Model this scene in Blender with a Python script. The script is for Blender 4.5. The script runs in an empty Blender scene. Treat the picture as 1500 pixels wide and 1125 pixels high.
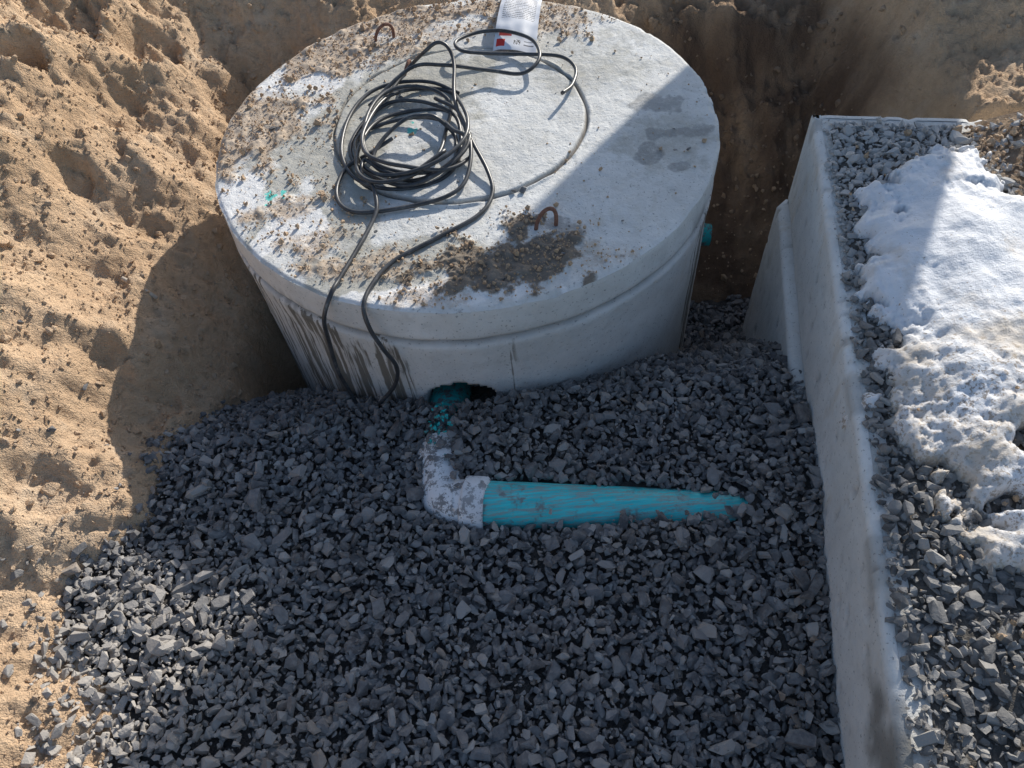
import bpy, bmesh, math, numpy as np
from mathutils import Matrix, Vector
rng=np.random.default_rng(7)
scn=bpy.context.scene
# ------------------------------------------------------------------ noise
_r=np.random.RandomState(3)
PERM=_r.permutation(256); PERM=np.concatenate([PERM,PERM])
ANG=_r.rand(256)*2*np.pi; GX=np.cos(ANG); GY=np.sin(ANG)
def pn(x,y,s=0):
    x=np.asarray(x,float)+s*17.31; y=np.asarray(y,float)+s*9.77
    xi=np.floor(x).astype(int); yi=np.floor(y).astype(int); xf=x-xi; yf=y-yi
    u=xf*xf*xf*(xf*(xf*6-15)+10); v=yf*yf*yf*(yf*(yf*6-15)+10)
    def g(ix,iy,dx,dy):
        h=PERM[(PERM[ix&255]+iy)&255]; return GX[h]*dx+GY[h]*dy
    a=g(xi,yi,xf,yf); b=g(xi+1,yi,xf-1,yf); c=g(xi,yi+1,xf,yf-1); d=g(xi+1,yi+1,xf-1,yf-1)
    return (a+(b-a)*u+((c+(d-c)*u)-(a+(b-a)*u))*v)*1.5
def fbm(x,y,f,o=4,s=0,g=.5):
    r=0;a=1
    for i in range(o):
        r=r+a*pn(x*f,y*f,s+i*3); a*=g; f*=2.03
    return r
def sstep(a,b,x):
    t=np.clip((x-a)/(b-a),0,1); return t*t*(3-2*t)
def blob(x,y,cx,cy,rx,ry=None,n=.35,f=9,s=5):
    ry=ry or rx
    d=np.sqrt(((x-cx)/rx)**2+((y-cy)/ry)**2)+n*fbm(x,y,f,4,s)
    return 1-sstep(.6,1.15,d)
# ------------------------------------------------------------------ layout
TC=(-.049,1.757); TR=.655; TOPZ=.28
C0=np.array([.836,1.647]); D1=np.array([-.2316,-.9728]); W1=np.array([.9728,-.2316])
def ab(x,y):
    px=x-C0[0]; py=y-C0[1]
    return px*D1[0]+py*D1[1], px*W1[0]+py*W1[1]
PY=[-3,.3,.8,.976,1.08,1.22,1.28,1.525,1.65,2.5]
PZ=[.02,.0,.0,-.005,-.02,-.125,-.19,-.49,-.56,-.6]
def gprof(y): return np.interp(y,PY,PZ)
def gravel_h(x,y):
    g=gprof(y)+.010*fbm(x,y,3.5,3,2)+.006*fbm(x,y,11,2,8)
    a,b=ab(x,y)
    g=g+.022*sstep(-.25,.0,b)*sstep(1.0,.85,y)
    g=g+.026*np.exp(-(((x-.57)/.12)**2+((y-.71)/.08)**2))+.018*np.exp(-(((x-.2)/.3)**2+((y-.66)/.05)**2))
    g=g+.026*np.exp(-(((x+.08)/.09)**2+((y-.94)/.09)**2))
    g=g-.050*np.exp(-(((x+.115)/.075)**2+((y-1.115)/.030)**2))
    return g
def soil_h(x,y,fine=True):
    wob=.05*fbm(x,y,4,3,20)
    xb=np.interp(y,[-3,.2,.42,.70,.85,1.06,1.28,1.5,1.76,2.2,3],[-.80,-.78,-.84,-.99,-.86,-.84,-.76,-.73,-.72,-.74,-.8])+wob
    gb=np.interp(y,[-3,.9,1.06,1.28,1.5,1.76,2.0,2.4,3,4],[0,0,.0,-.12,-.17,-.10,-.02,.06,.12,.3])
    sl=np.interp(y,[.1,.7,1.0,1.3,1.6,2.2],[.30,.50,.85,1.10,1.10,1.0])
    d=xb-x
    left=gb+np.where(d>0,sl*np.minimum(d,.35)+.68*np.maximum(d-.35,0),np.where(y>1.2,2.6,1.3)*d)
    cap=.95
    left=np.where(left>cap-.3,cap-.3+.3*(1-np.exp(-(np.maximum(left-cap+.3,0))/.3)),left)
    bl=np.interp(y,[1.9,2.1,2.3,2.45,2.62,3.2,6,60],[-.6,-.3,-.05,.16,.30,.36,.5,.6])
    bm=np.interp(y,[1.9,2.1,2.35,2.6,3.2,6],[-.6,-.15,.16,.26,.32,.5])
    br=np.interp(y,[1.70,1.80,2.15,2.34,2.44,2.52,3.2,6],[-.66,-.58,-.24,-.06,.10,.17,.28,.5])
    brr=np.interp(y,[1.60,1.64,1.7,1.95,2.05,2.2,3.2,6],[-.6,.06,.20,.20,.27,.30,.36,.5])
    t=sstep(-.55,-.2,x); back=bl*(1-t)+bm*t
    t=sstep(.35,.75,x); back=back*(1-t)+br*t
    t=sstep(1.08,1.35,x+.4*wob); back=back*(1-t)+brr*t
    a,b=ab(x,y)
    right=np.clip(-.9+3*(b-1.42),-.9,.26)
    front=np.clip(.5*(-.9-y),-.9,.5)
    S=np.maximum(np.maximum(left,back),np.maximum(right,front))
    S=np.maximum(S,-.75)
    if fine:
        near=np.exp(-np.maximum(np.hypot(x,y-1)-3,0)/2)
        rough=.5+.6*sstep(1.3,2.2,y)*sstep(-.6,-1.0,x)+.5*sstep(1.9,2.2,y)+.5*sstep(1.9,2.1,y)*sstep(.4,.7,x)
        rd=1-np.abs(fbm(x,y,5,4,31))*2
        rd2=np.abs(fbm(x,y,11,4,36))
        S=S+near*(rough*(.036*fbm(x,y,3.1,5,40)+.016*rd-.020*rd2)+.010*fbm(x,y,17,3,50)+.009*fbm(x,y,48,3,60,.6))
        ter=sstep(2.0,2.3,y)*sstep(.5,.9,x)
        S=S+near*ter*.035*np.clip(3*fbm(x*.35,y*1.6,4,4,91),-1,1)
        cav=.14*blob(x,y,-1.22,2.05,.05,.07)+.06*blob(x,y,-.98,2.3,.1,.08)+.06*blob(x,y,-1.45,1.75,.10,.05)+.05*blob(x,y,-1.1,1.75,.04,.06)
        S=S-cav*near
        S=S-(.05*blob(x,y,-.93,1.12,.09,.14)+.04*blob(x,y,-1.02,.88,.08,.06))
    r=np.hypot(x-TC[0],y-TC[1])
    S=np.where(r<.60,np.minimum(S,-.7),S)
    S=np.where((a>.03)&(a<2.6)&(b>.03)&(b<1.38),-.85,S)
    return S
# ------------------------------------------------------------------ mesh helpers
def mesh_np(name,V,F,mat=None,smooth=False,attrs=None):
    V=np.asarray(V,np.float32); F=np.asarray(F,np.int32); k=F.shape[1]
    me=bpy.data.meshes.new(name)
    me.vertices.add(len(V)); me.vertices.foreach_set("co",V.ravel())
    me.loops.add(F.size); me.loops.foreach_set("vertex_index",F.ravel())
    me.polygons.add(len(F)); me.polygons.foreach_set("loop_start",np.arange(0,F.size,k,dtype=np.int32))
    me.update(calc_edges=True); me.validate()
    me.polygons.foreach_set("use_smooth",np.full(len(me.polygons),smooth))
    if attrs:
        for n,v in attrs.items():
            at=me.attributes.new(n,'FLOAT','POINT'); at.data.foreach_set("value",np.asarray(v,np.float32).ravel())
    if mat: me.materials.append(mat)
    ob=bpy.data.objects.new(name,me); scn.collection.objects.link(ob); return ob
def grid_faces(nx,ny,wrap=False):
    i=np.arange(nx-(0 if wrap else 1)); j=np.arange(ny-1)
    I,J=np.meshgrid(i,j,indexing='ij'); I2=(I+1)%nx
    return np.stack([I*ny+J,I2*ny+J,I2*ny+J+1,I*ny+J+1],-1).reshape(-1,4)
def empty(name):
    e=bpy.data.objects.new(name,None); scn.collection.objects.link(e); return e
# ------------------------------------------------------------------ materials
class M:
    def __init__(s,name,rough=.85,spec=.3):
        s.m=bpy.data.materials.new(name); s.m.use_nodes=True; s.t=s.m.node_tree
        s.b=s.t.nodes['Principled BSDF']; s.b.inputs['Roughness'].default_value=rough
        s.b.inputs['Specular IOR Level'].default_value=spec
        s.geo=s.n('ShaderNodeNewGeometry'); s.P=s.geo.outputs['Position']
    def n(s,t,**k):
        nd=s.t.nodes.new(t)
        for a,b in k.items(): setattr(nd,a,b)
        return nd
    def put(s,sock,v):
        if isinstance(v,bpy.types.NodeSocket): s.t.links.new(v,sock)
        elif isinstance(v,(tuple,list)) and len(v)==3 and sock.type=='RGBA': sock.default_value=(*v,1)
        else: sock.default_value=v
    def math(s,op,a,b=0,clamp=False):
        nd=s.n('ShaderNodeMath',operation=op,use_clamp=clamp); s.put(nd.inputs[0],a); s.put(nd.inputs[1],b); return nd.outputs[0]
    def noise(s,scale,detail=3,rough=.55,vec=None,dist=0):
        nd=s.n('ShaderNodeTexNoise'); s.put(nd.inputs['Vector'],vec or s.P)
        nd.inputs['Scale'].default_value=scale; nd.inputs['Detail'].default_value=detail; nd.inputs['Roughness'].default_value=rough; nd.inputs['Distortion'].default_value=dist
        return nd.outputs['Fac']
    def scl(s,v,vec=None):
        nd=s.n('ShaderNodeVectorMath',operation='MULTIPLY'); s.put(nd.inputs[0],vec or s.P); nd.inputs[1].default_value=v; return nd.outputs[0]
    def mr(s,v,a,b,c=0,d=1):
        nd=s.n('ShaderNodeMapRange'); s.put(nd.inputs[0],v)
        for i,q in enumerate((a,b,c,d)): nd.inputs[i+1].default_value=q
        return nd.outputs[0]
    def mix(s,f,a,b,mode='MIX'):
        nd=s.n('ShaderNodeMix',data_type='RGBA',blend_type=mode); s.put(nd.inputs[0],f); s.put(nd.inputs[6],a); s.put(nd.inputs[7],b); return nd.outputs[2]
    def ramp(s,f,st,interp='LINEAR'):
        nd=s.n('ShaderNodeValToRGB'); s.put(nd.inputs[0],f); e=nd.color_ramp.elements; nd.color_ramp.interpolation=interp
        while len(e)<len(st): e.new(.5)
        for el,(p,c) in zip(e,st): el.position=p; el.color=(*c,1)
        return nd.outputs[0]
    def attr(s,n):
        nd=s.n('ShaderNodeAttribute',attribute_name=n); return nd.outputs['Fac']
    def bump(s,h,strength=.5,dist=.01,prev=None):
        nd=s.n('ShaderNodeBump'); s.put(nd.inputs['Height'],h); nd.inputs['Strength'].default_value=strength; nd.inputs['Distance'].default_value=dist
        if prev: s.put(nd.inputs['Normal'],prev)
        return nd.outputs[0]
    def out(s,col,normal=None,rough=None):
        s.put(s.b.inputs['Base Color'],col)
        if normal: s.put(s.b.inputs['Normal'],normal)
        if rough is not None: s.put(s.b.inputs['Roughness'],rough)
        return s.m
def mat_soil(island=False):
    m=M('soil_clod' if island else 'soil',.95,.12)
    c=m.ramp(m.noise(2.2,4,.6),[(.30,(.48,.33,.205)),(.46,(.63,.445,.285)),(.60,(.70,.51,.34)),(.75,(.74,.57,.40))])
    c=m.mix(m.mr(m.noise(45,3,.7),.38,.7,0,.5),c,(.45,.305,.195))
    if not island:
        c=m.mix(m.mr(m.noise(7,3,.65),.56,.72,0,.40),c,(.72,.60,.46))
        c=m.mix(m.attr('damp_shade'),c,(.165,.110,.075))
    else:
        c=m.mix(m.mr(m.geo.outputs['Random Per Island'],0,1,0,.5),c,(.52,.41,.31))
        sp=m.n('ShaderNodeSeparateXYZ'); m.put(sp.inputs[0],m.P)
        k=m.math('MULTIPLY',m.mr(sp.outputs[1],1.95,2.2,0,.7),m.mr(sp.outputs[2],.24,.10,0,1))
        c=m.mix(m.math('MULTIPLY',k,m.mr(sp.outputs[0],-.7,-.3,0,1)),c,(.20,.145,.105))  # back-wall clods darkened to go with the shade painted on the soil
    h=m.math('ADD',m.noise(60,4,.7),m.math('MULTIPLY',m.noise(260,2,.7),.4))
    return m.out(c,m.bump(h,1,.013))
def mat_gravel():
    m=M('gravel_stone',.8,.3)
    r=m.geo.outputs['Random Per Island']
    c=m.ramp(r,[(0,(.08,.078,.08)),(.25,(.125,.124,.128)),(.55,(.185,.182,.185)),(.8,(.25,.242,.236)),(.93,(.39,.375,.355)),(1,(.25,.195,.15))])
    c=m.mix(m.mr(m.noise(60,3,.65),.4,.7,0,.5),c,(.35,.34,.325))
    c=m.mix(m.mr(m.noise(1.7,2,.5),.5,.75,0,.4),c,(.25,.215,.18))
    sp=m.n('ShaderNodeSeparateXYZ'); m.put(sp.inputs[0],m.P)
    sunlit_tint=m.math('MULTIPLY',m.mr(sp.outputs[0],-.40,-.85,0,.75),m.mr(sp.outputs[1],.85,.5,0,1))  # sunlit lower-left patch painted lighter into the stone colour
    c=m.mix(sunlit_tint,c,(.50,.455,.40))
    return m.out(c,m.bump(m.noise(200,3,.7),.5,.004))
def mat_bed():
    m=M('gravel_fines',.95,.1)
    return m.out(m.ramp(m.noise(60,3,.7),[(.3,(.045,.043,.044)),(.7,(.13,.12,.11))]),m.bump(m.noise(120,3,.7),1,.01))
def conc_base(m,k=1.0):
    q=lambda a:tuple(min(.84,v*k) for v in a)
    c=m.ramp(m.noise(3.5,5,.62),[(.3,q((.53,.525,.50))),(.5,q((.62,.615,.59))),(.72,q((.70,.70,.68)))])
    c=m.mix(m.mr(m.noise(26,4,.7),.5,.72,0,.40),c,q((.45,.44,.41)))
    pore=m.mr(m.noise(170,1,.5),.27,.33,1,0)
    c=m.mix(m.math('MULTIPLY',pore,.55),c,(.18,.175,.17))
    return c,pore
def mat_lid():
    m=M('lid_concrete',.88,.2); c,pore=conc_base(m,1.16)
    br=m.noise(45,5,.75)
    def am(n,lo=.35,hi=.65,k=1):
        s=m.math('ADD',m.attr(n),m.math('MULTIPLY',m.math('SUBTRACT',br,.5),1.5)); return m.mr(s,lo,hi,0,k)
    c=m.mix(m.mr(m.noise(11,5,.7,dist=1.5),.50,.66,0,.35),c,(.52,.49,.42))
    c=m.mix(am('grey',.2,.9,.8),c,(.40,.385,.33))
    c=m.mix(am('white',.35,.7,.9),c,(.84,.83,.81))
    c=m.mix(am('dirt',.30,.85,.85),c,(.48,.37,.265))
    c=m.mix(am('wet',.30,.80,.65),c,(.28,.275,.265))
    c=m.mix(am('darkdirt',.35,.8,.92),c,(.20,.16,.12))
    c=m.mix(am('teal',.5,.75,.9),c,(.10,.62,.54))
    c=m.mix(m.attr('groove'),c,(.16,.14,.115))
    n=m.bump(m.math('ADD',m.math('ADD',m.noise(130,4,.7),m.math('MULTIPLY',m.noise(18,4,.7,dist=2),1.0)),m.math('MULTIPLY',pore,-.4)),.5,.005)
    return m.out(c,n)
def mat_tank():
    m=M('tank_concrete',.85,.25); c,pore=conc_base(m,1.15)
    sv=m.scl((1,1,.05)); st=m.noise(55,3,.6,sv,.3); at=m.attr('streak')
    wet=m.mr(m.math('ADD',st,m.math('MULTIPLY',m.math('SUBTRACT',at,.5),.18)),.50,.57)
    wet=m.math('MULTIPLY',wet,m.mr(at,.05,.35))
    c=m.mix(m.mr(m.noise(14,3,.6,m.scl((1,1,.15))),.5,.75,0,.35),c,(.55,.545,.525))
    c=m.mix(m.math('MULTIPLY',wet,.9),c,(.16,.145,.115))
    c=m.mix(m.math('MULTIPLY',m.mr(m.noise(8,4,.7,m.scl((1,1,.3))),.6,.68),.35),c,(.60,.51,.39))
    c=m.mix(m.attr('solid'),c,(.17,.16,.14))
    c=m.mix(m.attr('seam'),c,(.13,.12,.11))
    n=m.bump(m.math('ADD',m.noise(90,4,.7),m.math('MULTIPLY',pore,-.6)),.5,.005)
    return m.out(c,n)
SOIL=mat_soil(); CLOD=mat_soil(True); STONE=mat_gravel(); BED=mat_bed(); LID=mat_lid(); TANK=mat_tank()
# ------------------------------------------------------------------ ground sheet
def axis(lo,hi,st,far):
    core=np.arange(lo,hi+st/2,st); g=st*1.25**np.arange(1,48); g=g[np.cumsum(g)<far]
    up=hi+np.cumsum(g); dn=lo-np.cumsum(g); return np.concatenate([dn[::-1],core,up])
xs=axis(-2.2,1.6,.0085,900); ys=axis(-.5,2.9,.0085,900)
X,Y=np.meshgrid(xs,ys,indexing='ij')
Z=soil_h(X,Y)
damp_shade=sstep(.0,-.30,Z)*sstep(-.65,.1,X)+sstep(-.75,-.35,X)*sstep(1.9,2.1,Y)*sstep(.22,.08,Z)  # moist soil low in the pit, plus deep shade painted on the back wall
damp_shade=np.clip(damp_shade,0,1)*np.clip(.85+.5*fbm(X,Y,6,4,77),0,1)
mesh_np('ground_soil',np.stack([X,Y,Z],-1).reshape(-1,3),grid_faces(len(xs),len(ys)),SOIL,True,{'damp_shade':damp_shade})
gx=np.arange(-1.5,.9,.015); gy=np.arange(-.9,2.0,.015); GXm,GYm=np.meshgrid(gx,gy,indexing='ij')
GZ=gravel_h(GXm,GYm)-.014
bed=mesh_np('gravel_bed',np.stack([GXm,GYm,GZ],-1).reshape(-1,3),grid_faces(len(gx),len(gy)),BED,True)
# ------------------------------------------------------------------ scatter
def hull_template(n,dims,k,round_=False):
    r=np.random.RandomState(k)
    p=r.normal(size=(n,3)); p/=np.linalg.norm(p,axis=1)[:,None]
    if not round_:
        p=np.sign(p)*np.abs(p)**.6; p/= np.abs(p).max(); p*=r.uniform(.72,1.05,(n,1))
    else: p*=r.uniform(.8,1.05,(n,1))
    p*=np.array(dims)*.5
    bm=bmesh.new()
    for q in p: bm.verts.new(q)
    bmesh.ops.convex_hull(bm,input=bm.verts[:])
    bmesh.ops.delete(bm,geom=[v for v in bm.verts if not v.link_faces],context='VERTS')
    bm.verts.index_update(); bmesh.ops.triangulate(bm,faces=bm.faces[:])
    V=np.array([v.co[:] for v in bm.verts]); F=np.array([[v.index for v in f.verts] for f in bm.faces]); bm.free(); return V,F
rr=np.random.RandomState(11)
ST=[hull_template(rr.randint(11,19),(1,rr.uniform(.45,.85),rr.uniform(.30,.6)),100+k) for k in range(40)]
CT=[hull_template(rr.randint(14,20),(1,rr.uniform(.75,.95),rr.uniform(.6,.9)),200+k,True) for k in range(16)]
def scatter(pos,size,temps,tilt=.5):
    n=len(pos); tid=rng.integers(0,len(temps),n); Vs=[];Fs=[];off=0
    az=rng.uniform(0,2*np.pi,n); tx=rng.normal(0,tilt,n); ty=rng.normal(0,tilt,n)
    for k,(V,F) in enumerate(temps):
        id_=np.where(tid==k)[0]
        if len(id_)==0: continue
        ca,sa=np.cos(az[id_]),np.sin(az[id_]); cx,sx=np.cos(tx[id_]),np.sin(tx[id_]); cy,sy=np.cos(ty[id_]),np.sin(ty[id_])
        v=V[None]*size[id_][:,None,None]
        x,y,z=v[...,0],v[...,1],v[...,2]
        y,z=y*cx[:,None]-z*sx[:,None],y*sx[:,None]+z*cx[:,None]
        x,z=x*cy[:,None]+z*sy[:,None],-x*sy[:,None]+z*cy[:,None]
        x,y=x*ca[:,None]-y*sa[:,None],x*sa[:,None]+y*ca[:,None]
        v=np.stack([x,y,z],-1)+pos[id_][:,None]
        f=F[None]+(np.arange(len(id_))*len(V))[:,None,None]+off
        Vs.append(v.reshape(-1,3)); Fs.append(f.reshape(-1,3)); off+=len(id_)*len(V)
    return np.concatenate(Vs),np.concatenate(Fs)
def jgrid(x0,x1,y0,y1,s):
    a,b=np.meshgrid(np.arange(x0,x1,s),np.arange(y0,y1,s)); a=a.ravel();b=b.ravel()
    return a+rng.uniform(-.5,.5,len(a))*s,b+rng.uniform(-.5,.5,len(a))*s
def lsize(n,mu,sg,lo,hi): return np.clip(np.exp(rng.normal(math.log(mu),sg,n)),lo,hi)
PA=np.array([-.095,.797]); PB=np.array([.50,.712])
def pipe_keep(x,y,sz):
    d=PB-PA; L=np.linalg.norm(d); d=d/L; s=(x-PA[0])*d[0]+(y-PA[1])*d[1]; t=-(x-PA[0])*d[1]+(y-PA[1])*d[0]
    hw=np.interp(s,[-.1,-.02,.28,.44,.56,.61],[.038,.046,.044,.031,.010,0])+.007*pn(s*22,np.sign(t)*3,6)
    bad=(s>-.09)&(s<.61)&(np.abs(t)<hw+sz*.2)
    bad|=(np.abs(x+.200+.012*pn(y*30,x*0,3))<.018+sz*.08)&(y>.80)&(y<.935)
    bad|=(np.hypot(x+.180,y-.803)<.040)
    bad|=(np.hypot((x+.125)/.07,(y-1.112)/.022)<1)
    return ~bad
def wallx(y): return .441+.244*y
def floor_layer(sp,dz,mu,sg,lo,hi,prob=1):
    x,y=jgrid(-1.35,.86,-.5,1.93,sp); n=len(x); s=lsize(n,mu,sg,lo,hi)
    G=gravel_h(x,y); S=soil_h(x,y)
    edge=.012+.03*fbm(x,y,9,3,90)
    ok=(G+edge>S)&(np.hypot(x-TC[0],y-TC[1])>.645+s*.2)&(x<wallx(y)+.006-s*.2)&pipe_keep(x,y,s)&(rng.random(n)<prob)
    ok&=(y<1.80+.05*fbm(x,y,6,2,4))
    z=np.maximum(G,S-.004)+dz+rng.normal(0,.003,n)
    return np.stack([x,y,z],-1)[ok],s[ok]
P=[];Sz=[]
for a in [(.0150,-.004,.022,.28,.011,.040,1),(.021,.005,.0245,.32,.013,.050,.75),(.042,.012,.032,.3,.02,.06,.38),(.015,.005,.0095,.3,.005,.016,.65)]:
    p,s=floor_layer(*a); P.append(p);Sz.append(s)
n=1900; x=rng.uniform(-1.6,-.75,n); y=rng.uniform(-.1,1.5,n); S=soil_h(x,y)
dd=S-gravel_h(x,y); ok=(dd>0)&(rng.random(n)<np.exp(-dd/.10)*(.2+.8*(y<.75)))
s=lsize(n,.018,.4,.007,.04); P.append(np.stack([x,y,S+.004],-1)[ok]); Sz.append(s[ok])
chips=[(-.20,.905,.030,.020),(-.150,.85,.036,.026),(-.155,.90,.033,.030),(-.15,.88,.036,.02),(.33,.70,.040,.02),(.27,.705,.044,.016),(.40,.735,.033,.026),(.42,.70,.03,.03),(-.175,.94,.032,.03),(-.155,.96,.032,.03),(-.135,.87,.033,.03),(.36,.76,.03,.024),(.2,.715,.044,.018),(.05,.735,.038,.02),(-.14,.82,.044,.016),(-.21,.87,.030,.012),(.47,.72,.028,.024),(.50,.705,.026,.028),(.44,.745,.026,.026)]
P.append(np.array([c[:3] for c in chips])); Sz.append(np.array([c[3] for c in chips]))
V,F=scatter(np.concatenate(P),np.concatenate(Sz),ST,.5)
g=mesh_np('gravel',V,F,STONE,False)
bed.parent=g
n=34; xy=np.stack([rng.normal(-.180,.013,n),rng.normal(1.02,.038,n)],-1); s=lsize(n,.013,.3,.008,.02)
m=M('primer_sprayed_stone',.8,.2)
c=m.mix(m.mr(m.noise(90,3,.7),.46,.54),(.03,.52,.50),(.16,.16,.16)); SPR=m.out(c)
V,F=scatter(np.stack([xy[:,0],xy[:,1],gravel_h(xy[:,0],xy[:,1])+.018],-1),s,ST,.4)
o=mesh_np('primer_sprayed_stones',V,F,SPR,False); o.parent=g
# ------------------------------------------------------------------ soil clods on the bank
P=[];Sz=[]
x,y=jgrid(-2.2,1.6,-.3,2.9,.022); n=len(x)
S=soil_h(x,y); s=lsize(n,.008,.6,.003,.045)
s=np.where((y>2.0)&(x>.3),s*1.5,s)
a_,b_=ab(x,y)
cl=np.clip(.42+.9*fbm(x,y,2.2,3,15),.08,1)
ok=(S>gravel_h(x,y))&(np.hypot(x-TC[0],y-TC[1])>TR+.01)&~((a_>-.01)&(b_>-.02)&(a_<2.6)&(b_<1.4))&(rng.random(n)<cl)&(S>-.65)
P.append(np.stack([x,y,S+s*.03],-1)[ok]); Sz.append(s[ok])
n=12000; x=rng.uniform(-1.6,-.7,n); y=rng.uniform(.2,2.6,n); S=soil_h(x,y); s=lsize(n,.006,.5,.003,.025)
ok=(S>gravel_h(x,y))&(np.hypot(x-TC[0],y-TC[1])>TR+.01); P.append(np.stack([x,y,S+s*.06],-1)[ok]); Sz.append(s[ok])
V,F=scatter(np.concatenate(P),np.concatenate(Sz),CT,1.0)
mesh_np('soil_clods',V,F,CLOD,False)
# ------------------------------------------------------------------ round tank
round_tank=empty('round_concrete_tank')
nr,nt=230,720
r=np.linspace(.0008,TR,nr); th=np.linspace(0,2*np.pi,nt,endpoint=False)
TH,R=np.meshgrid(th,r,indexing='ij')
rimn=1+.005*pn(np.cos(TH)*9,np.sin(TH)*9,4)*sstep(.6,.655,R)
LX=TC[0]+R*np.cos(TH)*rimn; LY=TC[1]+R*np.sin(TH)*rimn
cx,cy=-.06,1.787; rc=np.hypot(LX-cx,LY-cy)+.0025*pn(LX*14,LY*14,2)
Zl=TOPZ+.0010*fbm(LX,LY,30,4,6)+.0018*fbm(LX,LY,4,2,9)
brk=.60+.40*sstep(-.35,.1,pn(LX*7,LY*7,23))
Zl+=.005*sstep(.338,.330,rc)-.011*brk*np.exp(-((rc-.335)/.0045)**2)+.005*np.exp(-((rc-.345)/.004)**2)*sstep(-.2,.3,pn(LX*12,LY*12,7))
groove=.95*brk*np.exp(-((rc-.335)/.0045)**2)
chip=sstep(.35,.7,fbm(np.cos(TH)*7,np.sin(TH)*7,1,4,12)+.0*R)
Zl-= (.004+.006*chip)*sstep(TR-.010-.008*chip,TR,R)
DB=[(-.60,1.86,.17,.19,1),(-.43,2.17,.25,.13,1),(-.189,2.34,.30,.08,1),(.25,2.24,.22,.10,.8),(-.52,1.50,.12,.05,.7),(-.30,1.27,.15,.06,.7),(-.12,2.23,.2,.06,.6),(-.12,1.16,.12,.04,.6),(-.42,1.36,.1,.06,.6),(.2,1.22,.12,.05,.5)]
dirt=np.zeros_like(LX)
for b in DB: dirt=np.maximum(dirt,b[4]*blob(LX,LY,*b[:4],n=.6,f=10,s=int(abs(b[0]*50))))
dirt=np.clip(dirt*.9+.22*sstep(.1,-.6,LX)*(.5+fbm(LX,LY,6,4,3)),0,1)
lump=dirt**1.5*(.001+.010*np.clip(fbm(LX,LY,20,4,44)+.15,0,1))
dd=blob(LX,LY,.02,1.235,.19,.11,n=.75,f=12,s=9); lump+=dd*(.001+.010*np.clip(fbm(LX,LY,34,4,45)+.2,0,1))
Zl+=lump*sstep(TR,TR-.02,R)
wet=np.maximum.reduce([blob(LX,LY,.50,1.63,.09,.03,n=.8,f=14),blob(LX,LY,.40,1.56,.045,.04,n=.7,f=14),blob(LX,LY,.46,1.50,.04,.02,n=.8,f=14),blob(LX,LY,.47,1.76,.06,.05,n=.8,f=14),blob(LX,LY,.16,1.31,.05,.05,n=.8,f=14)])*.8
grey=np.maximum.reduce([blob(LX,LY,-.40,1.72,.24,.26,n=.5),blob(LX,LY,-.42,1.42,.2,.1,n=.4),blob(LX,LY,-.2,1.98,.3,.2,n=.5),blob(LX,LY,-.25,1.27,.25,.1,n=.5),.6*blob(LX,LY,.3,2.0,.2,.2,n=.5),.6*blob(LX,LY,.43,1.60,.18,.14,n=.6)])*.9
white=np.maximum.reduce([blob(LX,LY,-.47,1.42,.09,.09,n=.6),blob(LX,LY,-.62,1.57,.06,.1,n=.5),blob(LX,LY,-.43,2.04,.07,.07,n=.6),blob(LX,LY,-.56,2.05,.07,.08,n=.5),blob(LX,LY,-.1,1.16,.25,.04,n=.7)])
teal=np.maximum(.9*blob(LX,LY,-.537,1.55,.03,.025,n=.9,f=40),.8*blob(LX,LY,-.19,1.76,.012,.02,n=.8,f=40))
o=mesh_np('lid_top',np.stack([LX,LY,Zl],-1).reshape(-1,3),grid_faces(nt,nr,True),LID,True,{'dirt':dirt,'darkdirt':dd,'wet':wet,'grey':grey,'white':white,'teal':teal,'groove':groove})
o.parent=round_tank
zz=np.concatenate([np.array([.0,.004,.012]) ,np.arange(.02,.090,.009),np.array([.092,.095,.098,.101,.105,.110,.116]),np.arange(.122,1.12,.0095)])
TH,ZD=np.meshgrid(th,zz,indexing='ij')
rad=np.interp(ZD,[0,.012,.090,.095,.098,.103,.110,.118,.2,1.2],[TR-.0005,TR+.001,TR+.002,TR-.004,TR-.024,TR-.022,TR-.002,TR+.004,TR-.003,TR-.004])
rad+=.0012*fbm(TH*3,ZD*6,4,4,8)+.003*pn(TH*2.5,ZD*3,9)*sstep(.02,.1,ZD)
rimf=(1+.005*pn(np.cos(TH)*9,np.sin(TH)*9,4)); rad*= 1+(rimf-1)*sstep(.09,.0,ZD)
WX=TC[0]+rad*np.cos(TH); WY=TC[1]+rad*np.sin(TH)
endz=Zl[:,-1][:,None]
WZ=np.where(ZD==0,endz,np.minimum(TOPZ-ZD+.004*pn(TH*5,ZD*0,3)*sstep(.05,.09,ZD)*sstep(.3,.12,ZD),endz-ZD*.6))
hole=(np.hypot((WX+.125)/.092,(WZ+.065)/.082)<1)&(WY<TC[1])
f_=np.where(hole,.80,1.0); WX=TC[0]+(WX-TC[0])*f_; WY=TC[1]+(WY-TC[1])*f_
streak=np.where(WY<TC[1],1,0)*np.maximum.reduce([np.exp(-((WX+.43)/.12)**2),.9*np.exp(-((WX+.28)/.04)**2),.9*np.exp(-((WX-.53)/.03)**2),.35*np.exp(-((WX-.0)/.02)**2),.5*np.exp(-((WX+.60)/.05)**2)])
streak*=sstep(.09,.13,ZD+.03*pn(TH*20,ZD*0,2))
solid=.75*sstep(.03,.09,ZD)*sstep(.125,.09,ZD)*sstep(.40,.55,WX)*(WY<TC[1])*sstep(-.2,.3,pn(TH*9,ZD*0,6))
solid=np.maximum(solid,.5*np.exp(-((WX+.50)/.05)**2)*sstep(.05,.09,ZD)*sstep(.2,.09,ZD)*(WY<TC[1])*sstep(-.2,.2,pn(TH*30,ZD*5,6)))
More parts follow.
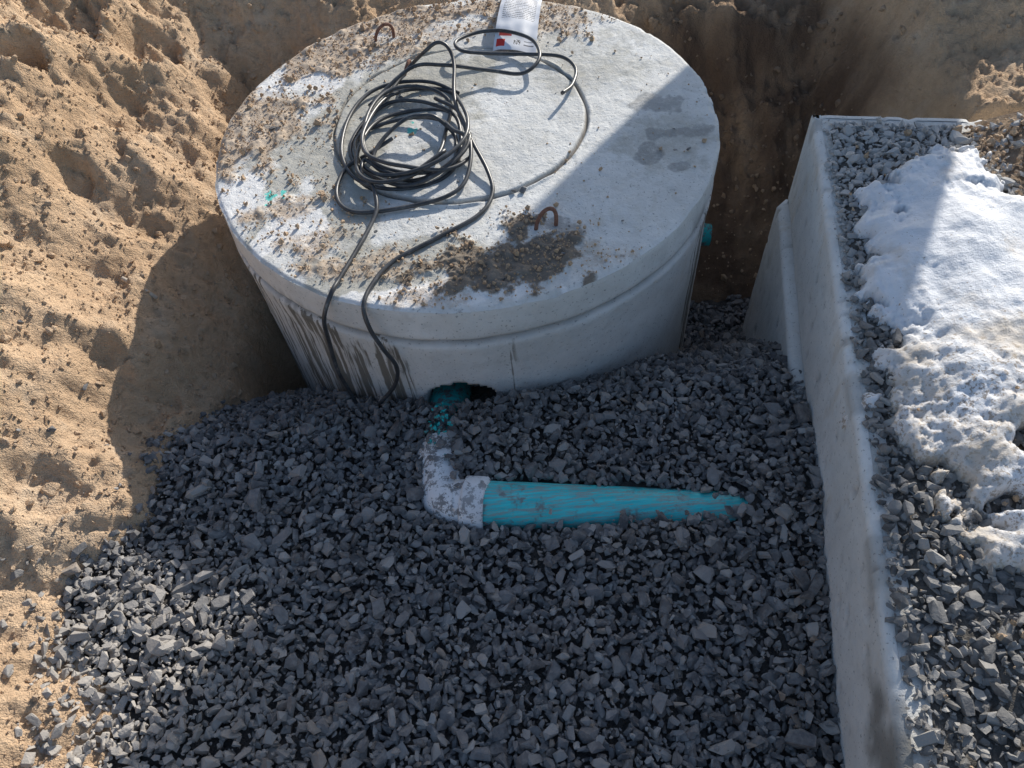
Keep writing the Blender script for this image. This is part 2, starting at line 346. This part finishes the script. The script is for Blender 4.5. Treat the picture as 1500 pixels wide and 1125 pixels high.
seam=np.exp(-((ZD-.1005)/.007)**2)*(.85+.3*pn(TH*14,ZD*0,2))
o=mesh_np('tank_wall',np.stack([WX,WY,WZ],-1).reshape(-1,3),grid_faces(nt,len(zz),True)[:,::-1],TANK,True,{'streak':streak,'seam':np.clip(seam,0,1),'solid':np.clip(solid,0,1)})
o.parent=round_tank
n=52000; x=rng.uniform(-.72,.62,n); y=rng.uniform(1.1,2.42,n)
rl=np.hypot(x-TC[0],y-TC[1]); den=np.zeros_like(x)
for b in DB: den=np.maximum(den,.40*b[4]*blob(x,y,b[0],b[1],b[2]*1.15,b[3]*1.15,n=.6,f=10,s=int(abs(b[0]*50))))
den=np.maximum(den,.6*blob(x,y,.02,1.235,.21,.13,n=.75,f=12,s=9)); den=np.maximum(den,.10*sstep(.0,-.5,x)); den=np.maximum(den,.004+.02*np.clip(fbm(x,y,5,3,21),0,1))
s=lsize(n,.0040,.6,.0016,.024)
ok=(rl<TR-.010)&(rng.random(n)<den); dl=np.clip(den/.4,0,1)
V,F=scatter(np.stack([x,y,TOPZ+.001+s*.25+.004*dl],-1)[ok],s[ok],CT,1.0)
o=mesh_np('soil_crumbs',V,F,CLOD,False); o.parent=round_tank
x=rng.uniform(-.6,.5,40); y=rng.uniform(1.15,2.3,40); ok=np.hypot(x-TC[0],y-TC[1])<TR-.04; s=lsize(40,.011,.4,.006,.024)
V,F=scatter(np.stack([x,y,TOPZ+.002+s*.2],-1)[ok],s[ok],ST,.3)
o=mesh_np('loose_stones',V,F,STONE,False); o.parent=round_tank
# ------------------------------------------------------------------ tubes
def catmull(pts,per=10):
    p=np.array(pts,float); p=np.vstack([2*p[0]-p[1],p,2*p[-1]-p[-2]]); out=[]
    for i in range(1,len(p)-2):
        t=np.linspace(0,1,per,endpoint=False)[:,None]; a,b,c,d=p[i-1],p[i],p[i+1],p[i+2]
        out.append(.5*((2*b)+(-a+c)*t+(2*a-5*b+4*c-d)*t*t+(-a+3*b-3*c+d)*t**3))
    out.append(p[-2][None]); return np.vstack(out)
def tube(name,path,rad,mat,seg=16,cap=True):
    path=np.array(path,float); n=len(path); rad=np.broadcast_to(rad,(n,)).copy()
    T=np.gradient(path,axis=0); T/=np.linalg.norm(T,axis=1)[:,None]+1e-9
    up=np.array([0,0,1.]) if abs(T[0][2])<.9 else np.array([1.,0,0]); Vv=[]
    nrm=np.cross(T[0],up); nrm/=np.linalg.norm(nrm)
    for i in range(n):
        nrm=nrm-T[i]*np.dot(nrm,T[i]); nrm/=np.linalg.norm(nrm); bi=np.cross(T[i],nrm)
        for k in range(seg):
            a=2*np.pi*k/seg; Vv.append(path[i]+rad[i]*(np.cos(a)*nrm+np.sin(a)*bi))
    Vv=np.array(Vv); F=[]
    for i in range(n-1):
        for k in range(seg): F.append([i*seg+k,i*seg+(k+1)%seg,(i+1)*seg+(k+1)%seg,(i+1)*seg+k])
    ob=mesh_np(name,Vv,F,mat,True)
    if cap:
        bm=bmesh.new(); bm.from_mesh(ob.data); bm.verts.ensure_lookup_table()
        bm.faces.new([bm.verts[k] for k in range(seg)][::-1]); bm.faces.new([bm.verts[(n-1)*seg+k] for k in range(seg)])
        bm.to_mesh(ob.data); bm.free()
    return ob
m=M('cable_rubber',.38,.55); CAB=m.out(m.ramp(m.noise(30,3,.7),[(.35,(.030,.031,.034)),(.62,(.07,.072,.076)),(.78,(.22,.21,.195))]),m.bump(m.noise(300,2),.15,.001))
cable=empty('power_cable')
loops=[(-.205,1.745,.168,.240,.0,.290,.004),(-.215,1.70,.155,.185,.35,.296,.010),(-.165,1.665,.125,.150,-.3,.300,.018),(-.225,1.73,.130,.225,-.25,.305,.015),(-.150,1.655,.085,.090,.5,.310,.025),(-.20,1.64,.145,.110,-.1,.312,.020),(-.185,1.75,.150,.215,.22,.314,.024),(-.150,1.62,.110,.085,-.5,.313,.018)]
pts=[]
for i in range(len(loops)-1):
    for k in range(14):
        t=k/14; q=[a*(1-t)+b*t for a,b in zip(loops[i],loops[i+1])]
        an=2*np.pi*t+.6; X_=q[2]*np.cos(an); Y_=q[3]*np.sin(an)
        wv=.009*math.sin(3*an+i*2.1)
        pts.append((q[0]+X_*math.cos(q[4])-Y_*math.sin(q[4])+wv,q[1]+X_*math.sin(q[4])+Y_*math.cos(q[4])+wv*.7,q[5]+q[6]*math.sin(an+i*1.7)))
t1=[(-.236,1.699,.305),(-.297,1.653,.30),(-.353,1.621,.291),(-.376,1.548,.288),(-.362,1.482,.288),(-.311,1.447,.288),(-.196,1.448,.29),(-.105,1.464,.295),(-.056,1.512,.3),(-.037,1.628,.315),(-.06,1.76,.32),(-.12,1.84,.315)]
t1b=[(-.10,1.60,.325),(-.193,1.536,.315),(-.259,1.566,.312),(-.302,1.614,.312),(-.31,1.56,.312),(-.283,1.518,.31),(-.273,1.454,.298),(-.285,1.407,.29),(-.323,1.313,.287),(-.355,1.235,.288),(-.372,1.193,.287),(-.398,1.165,.24),(-.410,1.172,.15),(-.412,1.158,.06),(-.401,1.150,-.02),(-.389,1.14,-.10)]
t2=[(-.26,1.88,.30),(-.191,2.004,.31),(-.137,1.994,.36),(-.101,1.997,.38),(-.074,1.988,.37),(-.061,1.945,.345),(-.067,1.802,.325),(-.035,1.649,.315),(-.002,1.534,.30),(.003,1.461,.289),(-.036,1.393,.287),(-.135,1.332,.287),(-.237,1.27,.287),(-.282,1.205,.288),(-.300,1.150,.283),(-.297,1.125,.24),(-.280,1.113,.18),(-.262,1.116,.10),(-.283,1.124,.02),(-.333,1.125,-.05),(-.35,1.12,-.09)]
s3=[(-.30,1.86,.30),(-.184,1.969,.33),(-.089,1.951,.34),(.039,1.948,.31),(.121,1.919,.31),(.173,1.966,.32),(.164,2.062,.32),(.092,2.125,.32),(.015,2.152,.31),(-.051,2.1,.32),(-.04,2.05,.32),(.02,2.04,.31),(.13,2.03,.30),(.234,1.998,.30),(.269,1.938,.296),(.249,1.856,.30),(.215,1.80,.315)]
for nm,p in (('coil',pts),('strand_a',t1),('tail_a',t1b),('tail_b',t2),('strand_b',s3)):
    o=tube(nm,catmull(p,9),.0052,CAB,10); o.parent=cable
m=M('rusty_rebar',.8,.3); RUST=m.out(m.ramp(m.noise(90,3,.7),[(.3,(.13,.06,.04)),(.7,(.32,.17,.12))]),m.bump(m.noise(200,2),.4,.003))
def hook(nm,x,y,ang,w,h,mat):
    p=[]
    for t in np.linspace(0,np.pi,14):
        u=-w*math.cos(t); z=h*math.sin(t)**.7
        p.append((x+u*math.cos(ang)+.010*math.sin(t),y+u*math.sin(ang)+.012*math.sin(t),TOPZ-.006+z))
    o=tube(nm,p,.0048,mat,10); o.parent=round_tank
hook('lifting_hook_front',.117,1.335,.15,.024,.050,RUST)
hook('lifting_hook_back',-.266,2.225,.2,.028,.045,RUST)
hook('lifting_eye',-.20,2.03,1.2,.02,.035,RUST)
# paper instruction tag
m=M('printed_paper',.6,.3)
uv=m.attr('pu'); vv=m.attr('pv')
row=m.math('FLOOR',m.math('MULTIPLY',vv,52)); fr=m.math('FRACT',m.math('MULTIPLY',vv,52))
cb=m.n('ShaderNodeCombineXYZ'); m.put(cb.inputs[0],m.math('MULTIPLY',uv,60)); m.put(cb.inputs[1],m.math('MULTIPLY',row,7.3))
tx=m.math('MULTIPLY',m.math('GREATER_THAN',m.noise(1,1,.5,cb.outputs[0]),.42),m.math('GREATER_THAN',fr,.45))
tx=m.math('MULTIPLY',tx,m.math('MULTIPLY',m.math('GREATER_THAN',uv,.1),m.math('LESS_THAN',uv,.9)))
tx=m.math('MULTIPLY',tx,m.math('GREATER_THAN',vv,.30))
def boxm(a,b,c,d): return m.math('MULTIPLY',m.math('MULTIPLY',m.math('GREATER_THAN',uv,a),m.math('LESS_THAN',uv,b)),m.math('MULTIPLY',m.math('GREATER_THAN',vv,c),m.math('LESS_THAN',vv,d)))
c=m.mix(m.math('MULTIPLY',tx,.75),(.82,.82,.84),(.12,.12,.13))
c=m.mix(boxm(.06,.26,.03,.10),c,(.65,.04,.03))
c=m.mix(boxm(.10,.40,.13,.16),c,(.45,.05,.05))
cb2=m.n('ShaderNodeCombineXYZ'); m.put(cb2.inputs[0],m.math('FLOOR',m.math('MULTIPLY',uv,60))); m.put(cb2.inputs[1],m.math('FLOOR',m.math('MULTIPLY',vv,190)))
wn=m.n('ShaderNodeTexWhiteNoise'); m.put(wn.inputs['Vector'],cb2.outputs[0])
c=m.mix(m.math('MULTIPLY',boxm(.46,.62,.05,.10),m.math('GREATER_THAN',wn.outputs['Value'],.5)),c,(.03,.03,.03))
c=m.mix(boxm(.70,.93,.05,.062),c,(.2,.2,.22)); c=m.mix(boxm(.70,.9,.085,.095),c,(.3,.3,.32))
PAP=m.out(c)
pu=np.linspace(0,1,24); pv=np.linspace(0,1,60); PU,PV=np.meshgrid(pu,pv,indexing='ij')
w=PV*.40
px=.050+.122*PU*(1-.12*PV)+.20*w+.1*w*w; py=2.077-.025*PU+w*.96
pz=.291+.004*np.sin(PU*5)+.045*np.sin(np.clip(w/.30,0,1.2)*2.2)*(1-.25*PU)+.003*pn(PU*4,PV*9,3)
mesh_np('paper_instruction_tag',np.stack([px,py,pz],-1).reshape(-1,3),grid_faces(24,60),PAP,True,{'pu':PU,'pv':PV})
# ------------------------------------------------------------------ sewer pipe
sp=empty('sewer_pipe')
m=M('teal_pvc',.5,.4)
al=m.scl((5,60,60)); al2=m.scl((9,110,110))
c=m.mix(m.mr(m.noise(2,3,.6,al),.35,.65),(.02,.56,.60),(.08,.72,.74))
c=m.mix(m.mr(m.noise(1.6,5,.8,al2),.48,.56,0,.8),c,(.32,.36,.34))
c=m.mix(m.mr(m.noise(22,4,.7),.56,.66,0,.85),c,(.20,.205,.20))
TEAL=m.out(c,m.bump(m.noise(2,3,.6,al2),.2,.002))
m=M('teal_pvc_dusty',.7,.2)
c=m.mix(m.mr(m.noise(60,5,.75),.48,.56,0,1),(.03,.40,.40),(.13,.13,.13)); DUSTT=m.out(c,m.bump(m.noise(90,3),.5,.006))
m=M('white_pvc',.55,.35)
c=m.mix(m.mr(m.noise(36,5,.8),.51,.56,0,.9),(.84,.85,.86),(.20,.20,.20))
c=m.mix(m.mr(m.noise(9,3,.6),.55,.66,0,.35),c,(.55,.56,.57))
WH=m.out(c,m.bump(m.noise(80,3,.7),.5,.004))
pz0=-.013
o=tube('pipe_barrel',[(-.10+ (.70)*t,.798-.100*t,pz0-.042*t) for t in np.linspace(0,1,40)],.0535,TEAL,48); o.parent=sp
ex=-.180
arc=[(ex,.975-.085*t,-.044+.014*t) for t in np.linspace(0,1,6)]
for a in np.linspace(.08,np.pi/2,12): arc.append((ex+.045-.045*math.cos(a),.850-.048*math.sin(a)+.002,-.028+.008*a))
arc+= [(-.10,.799,-.015)]
o=tube('elbow_body',catmull(arc,3),.055,WH,40); o.parent=sp
o=tube('elbow_hub',[(-.135,.8035,-.015),(-.133,.803,-.015),(-.128,.802,-.015),(-.09,.797,-.015),(-.084,.796,-.015),(-.0835,.7958,-.015)],[.057,.0615,.0635,.0635,.0625,.053],WH,48); o.parent=sp
o=tube('elbow_hub_inlet',[(ex,.900,-.040),(ex,.903,-.040),(ex,.910,-.040),(ex,.960,-.044),(ex,.965,-.044)],[.057,.0610,.0625,.0625,.053],WH,48); o.parent=sp
o=tube('inlet_pipe',[(ex,.96,-.056),(-.173,1.02,-.072),(-.165,1.10,-.090),(-.155,1.24,-.12)],.0525,DUSTT,32); o.parent=sp
m=M('dark_pvc',.6,.3); DK=m.out(m.mix(m.mr(m.noise(40,3,.7),.45,.6),(.04,.10,.10),(.25,.25,.24)))
st=empty('outlet_coupling')
o=tube('coupling',[(.57,1.735,-.17),(.625,1.725,-.17)],.042,DK,28); o.parent=st
o=tube('stub',[(.59,1.73,-.17),(.655,1.718,-.175)],.034,DUSTT,28); o.parent=st
# ------------------------------------------------------------------ rectangular tank
rect=empty('rectangular_concrete_tank')
La,Lb=2.5,1.4
per=[]
def seg(p,q,n,nv):
    for t in np.linspace(0,1,n,endpoint=False): per.append((p[0]*(1-t)+q[0]*t,p[1]*(1-t)+q[1]*t,nv[0],nv[1]))
seg((La,0),(0,0),360,(0,-1)); seg((0,0),(0,Lb),180,(-1,0)); seg((0,Lb),(La,Lb),60,(0,1)); seg((La,Lb),(La,0),60,(1,0))
per=np.array(per); npz=len(per)
zd=np.concatenate([[0,0,.004,.010],np.arange(.018,.27,.009),[.276,.282,.286,.290,.294,.299,.306],np.arange(.315,1.2,.012)])
offb=np.interp(zd,[0,.004,.010,.270,.280,.284,.290,.293,.299,.306,1.2],[-.008,-.003,0,.002,-.002,-.008,-.006,.014,.022,.026,.030]); offb[0]=-.02
Pn,Zd=np.meshgrid(np.arange(npz),zd,indexing='ij'); OFF=np.broadcast_to(offb,(npz,len(zd))).copy()
pa=per[:,0][:,None]; pb=per[:,1][:,None]
uc=(pa+pb*1.7)+Zd*0
OFF+=.0015*fbm(uc,Zd,8,4,3)+.003*pn(uc*2,Zd*2,5)
ch=sstep(.3,.7,fbm(uc,Zd*.4,11,3,17)); OFF-=ch*.006*sstep(.02,.0,Zd)
pit=sstep(.55,.75,fbm(uc,Zd,26,2,29)); OFF-=pit*.006
A=pa+per[:,2][:,None]*OFF; B=pb+per[:,3][:,None]*OFF
ZZ=TOPZ-Zd-ch*.003*sstep(.02,.0,Zd)
XR=C0[0]+A*D1[0]+B*W1[0]; YR=C0[1]+A*D1[1]+B*W1[1]
wob=.08*fbm(uc,Zd,9,4,6)
sol=.8*sstep(1.38,1.46,pa+wob)*sstep(.15,.08,Zd+wob*.6)*(pb<.01)+.4*sstep(.05,.015,Zd+wob*.25)*(pb<.01)*sstep(.2,.5,fbm(uc,Zd*0,5,3,14))
seam=np.exp(-((Zd-.286)/.004)**2)
Fq=grid_faces(npz,len(zd),True)
o=mesh_np('tank_walls',np.stack([XR,YR,ZZ],-1).reshape(-1,3),Fq[:,::-1],TANK,True,{'streak':np.zeros_like(Zd),'solid':np.clip(sol,0,1),'seam':np.clip(seam*.6+pit*.3,0,1)}); o.parent=rect
n1,n2=260,150
aa=np.linspace(.018,La-.018,n1); bb=np.linspace(.018,Lb-.018,n2); AA,BB=np.meshgrid(aa,bb,indexing='ij')
XT=C0[0]+AA*D1[0]+BB*W1[0]; YT=C0[1]+AA*D1[1]+BB*W1[1]
def top_h(x,y):
    a,b=ab(x,y)
    e=np.minimum(np.minimum(b-.012-.010*(a>.5),a-.03),.3)
    t=TOPZ-.012+.018*sstep(0,.05,e)+.030*sstep(.03,.25,e)+.010*fbm(x,y,5,3,70)*sstep(0,.1,e)
    t+=.06*sstep(1.15,1.35,x)*sstep(1.2,1.5,y)
    return t
soilm=np.clip(sstep(1.10,1.22,XT+.05*fbm(XT,YT,8,3,5))*sstep(1.15,1.3,YT)+.6*blob(XT,YT,.88,.60,.10,.07)+.5*blob(XT,YT,.80,.15,.15,.2),0,1)
m=M('dirty_gravel_fines',.95,.1)
c=m.mix(m.attr('soil'),m.ramp(m.noise(60,3,.7),[(.3,(.08,.078,.075)),(.7,(.24,.22,.195))]),m.ramp(m.noise(50,4,.7),[(.3,(.24,.17,.115)),(.7,(.46,.35,.25))]))
TOPB=m.out(c,m.bump(m.noise(120,4,.7),1,.01))
zt=top_h(XT,YT)
o=mesh_np('slab_top',np.stack([XT,YT,np.full_like(XT,TOPZ-.0015)],-1).reshape(-1,3),grid_faces(n1,n2)[:,::-1],LID,True,{k:np.zeros(XT.size)+v for k,v in dict(dirt=.1,darkdirt=0,wet=.1,grey=.3,white=.1,teal=0,groove=0).items()}); o.parent=rect
tb=mesh_np('gravel_on_slab',np.stack([XT,YT,zt],-1).reshape(-1,3),grid_faces(n1,n2)[:,::-1],TOPB,True,{'soil':soilm})
# snow
poly=np.array([(.819,1.296),(.90,1.35),(.987,1.388),(1.07,1.41),(1.15,1.40),(1.13,1.33),(1.10,1.25),(1.2,1.20),(1.35,1.15),(1.36,.4),(1.05,.38),(.90,.42),(.82,.37),(.751,.38),(.695,.43),(.70,.536),(.70,.60),(.70,.70),(.695,.80),(.742,.92),(.735,1.07)])
def sdf(x,y):
    d=np.full(x.shape,1e9); ins=np.zeros(x.shape,bool); n=len(poly)
    for i in range(n):
        a=poly[i]; b=poly[(i+1)%n]; e=b-a; t=np.clip(((x-a[0])*e[0]+(y-a[1])*e[1])/(e@e),0,1)
        d=np.minimum(d,np.hypot(x-a[0]-t*e[0],y-a[1]-t*e[1]))
        c=((a[1]>y)!=(b[1]>y))&(x<(b[0]-a[0])*(y-a[1])/(b[1]-a[1]+1e-12)+a[0]); ins^=c
    return np.where(ins,d,-d)
def snow_d(x,y):
    d=sdf(x,y)+.044*fbm(x,y,9,5,55,.62)
    low=sstep(.85,.5,y)
    d-=low*.09*np.clip(fbm(x,y,7,4,66)+.10,0,1)
    d-=.09*sstep(.45,.75,fbm(x,y,12,4,71))*sstep(.12,.02,d)
    d-=.15*blob(x,y,.89,.62,.07,.05)+.08*blob(x,y,.80,.52,.05,.03)+.06*blob(x,y,.95,.50,.05,.05)+.05*blob(x,y,.79,1.17,.035,.02)
    d=np.maximum(d,.02-np.hypot(x-.66,y-.765)+.01*fbm(x,y,40,2,3))
    return d
sx=np.arange(.56,1.42,.0045); sy=np.arange(.25,1.5,.0045); SX,SY=np.meshgrid(sx,sy,indexing='ij')
sd=snow_d(SX,SY)
sz=top_h(SX,SY)+np.where(sd>0,.010+.040*(1-np.exp(-np.maximum(sd,0)/.045)),sd*2.5)
sz+=np.where(sd>0,1,.2)*(.011*fbm(SX,SY,6,3,80)+.006*fbm(SX,SY,16,4,86,.6)*sstep(1.0,.7,SY)+.0014*fbm(SX,SY,60,3,82)*(1+1.5*sstep(1.0,.7,SY)))
Fq=grid_faces(len(sx),len(sy)); fl=sd.ravel(); Fq=Fq[fl[Fq].max(1)>-.012]
m=M('snow',.6,.3)
c=m.mix(m.mr(m.math('ADD',m.noise(120,3,.7),m.math('MULTIPLY',m.attr('dirty'),.12)),.64,.74,0,.85),(.86,.87,.89),(.30,.23,.17))
c=m.mix(m.mr(m.math('ADD',m.noise(9,4,.65),m.math('MULTIPLY',m.attr('dirty'),.18)),.56,.80,0,.7),c,(.60,.50,.38))
SNOW=m.out(c,m.bump(m.noise(170,4,.75),.6,.006))
dirty=sstep(1.05,.7,SY)+.5*sstep(.0,.02,-sd+.02)
o=mesh_np('snow_patch',np.stack([SX,SY,sz],-1).reshape(-1,3),Fq,SNOW,True,{'dirty':dirty})
bm=bmesh.new(); bm.from_mesh(o.data); bmesh.ops.delete(bm,geom=[v for v in bm.verts if not v.link_faces],context='VERTS'); bm.to_mesh(o.data); bm.free()
P=[];Sz=[]
for sp_,dz,mu,sg,lo,hi,pr in [(.016,.002,.021,.3,.011,.038,1),(.024,.009,.024,.3,.013,.042,.7),(.05,.015,.03,.25,.02,.05,.35),(.013,.006,.009,.3,.005,.015,.7)]:
    x,y=jgrid(.3,1.9,-.4,1.7,sp_); n=len(x); a,b=ab(x,y); s=lsize(n,mu,sg,lo,hi)
    edge=.014+.012*pn(a*9,a*0,5)
    ok=(a>.035+s*.3)&(a<2.4)&(b>edge+s*.3)&(b<.9)&(snow_d(x,y)<.012)&(rng.random(n)<pr)
    ok&=~((x>1.14)&(y>1.2)&(rng.random(n)<.75))
    P.append(np.stack([x,y,np.maximum(top_h(x,y),TOPZ)+dz+rng.normal(0,.002,n)],-1)[ok]); Sz.append(s[ok])
V,F=scatter(np.concatenate(P),np.concatenate(Sz),ST,.5)
m=M('dusty_gravel_stone',.85,.25)
c=m.ramp(m.geo.outputs['Random Per Island'],[(0,(.11,.105,.10)),(.3,(.17,.165,.16)),(.6,(.24,.23,.22)),(.85,(.33,.315,.295)),(1,(.42,.40,.37))])
c=m.mix(m.mr(m.noise(60,3,.65),.4,.7,0,.5),c,(.36,.345,.32))
sx_=m.n('ShaderNodeSeparateXYZ'); m.put(sx_.inputs[0],m.P)
c=m.mix(m.mr(sx_.outputs[1],.95,1.35,0,.6),c,(.60,.59,.57))
STONE2=m.out(c,m.bump(m.noise(200,3,.7),.5,.004))
o=mesh_np('slab_stones',V,F,STONE2,False); o.parent=tb
n=14000; x=rng.uniform(.5,1.6,n); y=rng.uniform(0,1.62,n); a,b=ab(x,y); s=lsize(n,.008,.6,.003,.04)
pr=.7*sstep(1.08,1.2,x+.04*fbm(x,y,8,2,5))*sstep(1.15,1.3,y)+.22*blob(x,y,.88,.58,.16,.14)+.03
ok=(rng.random(n)<pr)&(a>.04)&(b>.03)&(b<1.2)
sn=snow_d(x,y); zz_=top_h(x,y)+np.where(sn>0,.012+.05*(1-np.exp(-np.maximum(sn,0)/.05)),.012)
ok&=(sn<.0)|((rng.random(n)<.3)&(y<.8)&(s<.009))
V,F=scatter(np.stack([x,y,zz_],-1)[ok],s[ok],CT,1)
o=mesh_np('slab_clods',V,F,CLOD,False); o.parent=tb
# ------------------------------------------------------------------ sun
el=math.radians(24); az=math.radians(34)
sd_=Vector((math.sin(az)*math.cos(el),math.cos(az)*math.cos(el),math.sin(el)))
# added unseen blocker behind the pit, its outline shaped to shade the right half
sv=np.array([math.sin(az),math.cos(az)]); nv_=np.array([math.cos(az),-math.sin(az)])
nu,nvv=96,120
uu=np.linspace(0,2*np.pi,nu,endpoint=False); hh=np.linspace(.2,2.35,nvv)
UU,HH=np.meshgrid(uu,hh,indexing='ij')
nl=np.interp(HH,[.2,.90,1.113,1.57,1.64,1.75,2.1,2.3,2.35],[-.52,-.54,-.593,-.745,-.80,-.84,-.78,-.5,-.2])
nr_=np.interp(HH,[.2,1.0,1.5,1.65,1.8,2.1,2.3,2.35],[.12,.10,.12,.22,.32,.33,.1,-.19])
mid=(nl+nr_)/2; hw=(nr_-nl)/2; dep=np.interp(HH,[.2,2.1,2.35],[.30,.25,.01])
no=1+.04*fbm(np.cos(UU)*2+HH,np.sin(UU)*2+HH*3,1,4,9)
qn=mid+hw*np.sign(np.cos(UU))*np.abs(np.cos(UU))**.7*(1+.5*(no-1)); qs=3.8+dep*np.sin(UU)*no
mesh_np('shade_blocker',np.stack([sv[0]*qs+nv_[0]*qn,sv[1]*qs+nv_[1]*qn,HH],-1).reshape(-1,3),grid_faces(nu,nvv,True),CLOD,True)
m=M('dry_wood',.8,.2); WOOD=m.out(m.ramp(m.noise(40,3),[(.3,(.45,.38,.30)),(.7,(.75,.68,.58))]))
zs=[float(soil_h(np.array([a]),np.array([b]))[0]) for a,b in ((-.98,1.50),(-.90,1.46))]
tube('stick',[(-.98,1.50,zs[0]+.018),(-.94,1.482,(zs[0]+zs[1])/2+.022),(-.90,1.46,zs[1]+.018)],[.006,.007,.005],WOOD,8)
# ------------------------------------------------------------------ light
L=bpy.data.lights.new('sun','SUN'); L.energy=5.0; L.angle=math.radians(.5); L.color=(1,.95,.87)
lo=bpy.data.objects.new('sun',L); scn.collection.objects.link(lo); lo.rotation_euler=(-sd_).to_track_quat('-Z','Y').to_euler()
w=bpy.data.worlds.new("World"); scn.world=w; w.use_nodes=True; nt_=w.node_tree
sk=nt_.nodes.new('ShaderNodeTexSky'); sk.sky_type='NISHITA'; sk.sun_disc=False; sk.sun_elevation=el; sk.sun_rotation=az
bg=nt_.nodes['Background']; nt_.links.new(sk.outputs[0],bg.inputs[0]); bg.inputs[1].default_value=.15
# ------------------------------------------------------------------ camera
p=math.radians(53.6); th_=math.radians(6.3)
f=Vector((0,math.cos(p),-math.sin(p))); u0=Vector((0,math.sin(p),math.cos(p))); r0=Vector((1,0,0))
r_=math.cos(th_)*r0-math.sin(th_)*u0; u_=math.cos(th_)*u0+math.sin(th_)*r0
mat=Matrix(((r_.x,u_.x,-f.x,0),(r_.y,u_.y,-f.y,0),(r_.z,u_.z,-f.z,1.5),(0,0,0,1)))
cam=bpy.data.cameras.new('camera'); cam.lens=27.05; cam.sensor_width=36; cam.clip_end=3000; cam.clip_start=.02
co=bpy.data.objects.new('camera',cam); scn.collection.objects.link(co); co.matrix_world=mat; scn.camera=co
scn.view_settings.view_transform='Standard'; scn.view_settings.look='None'; scn.view_settings.exposure=0
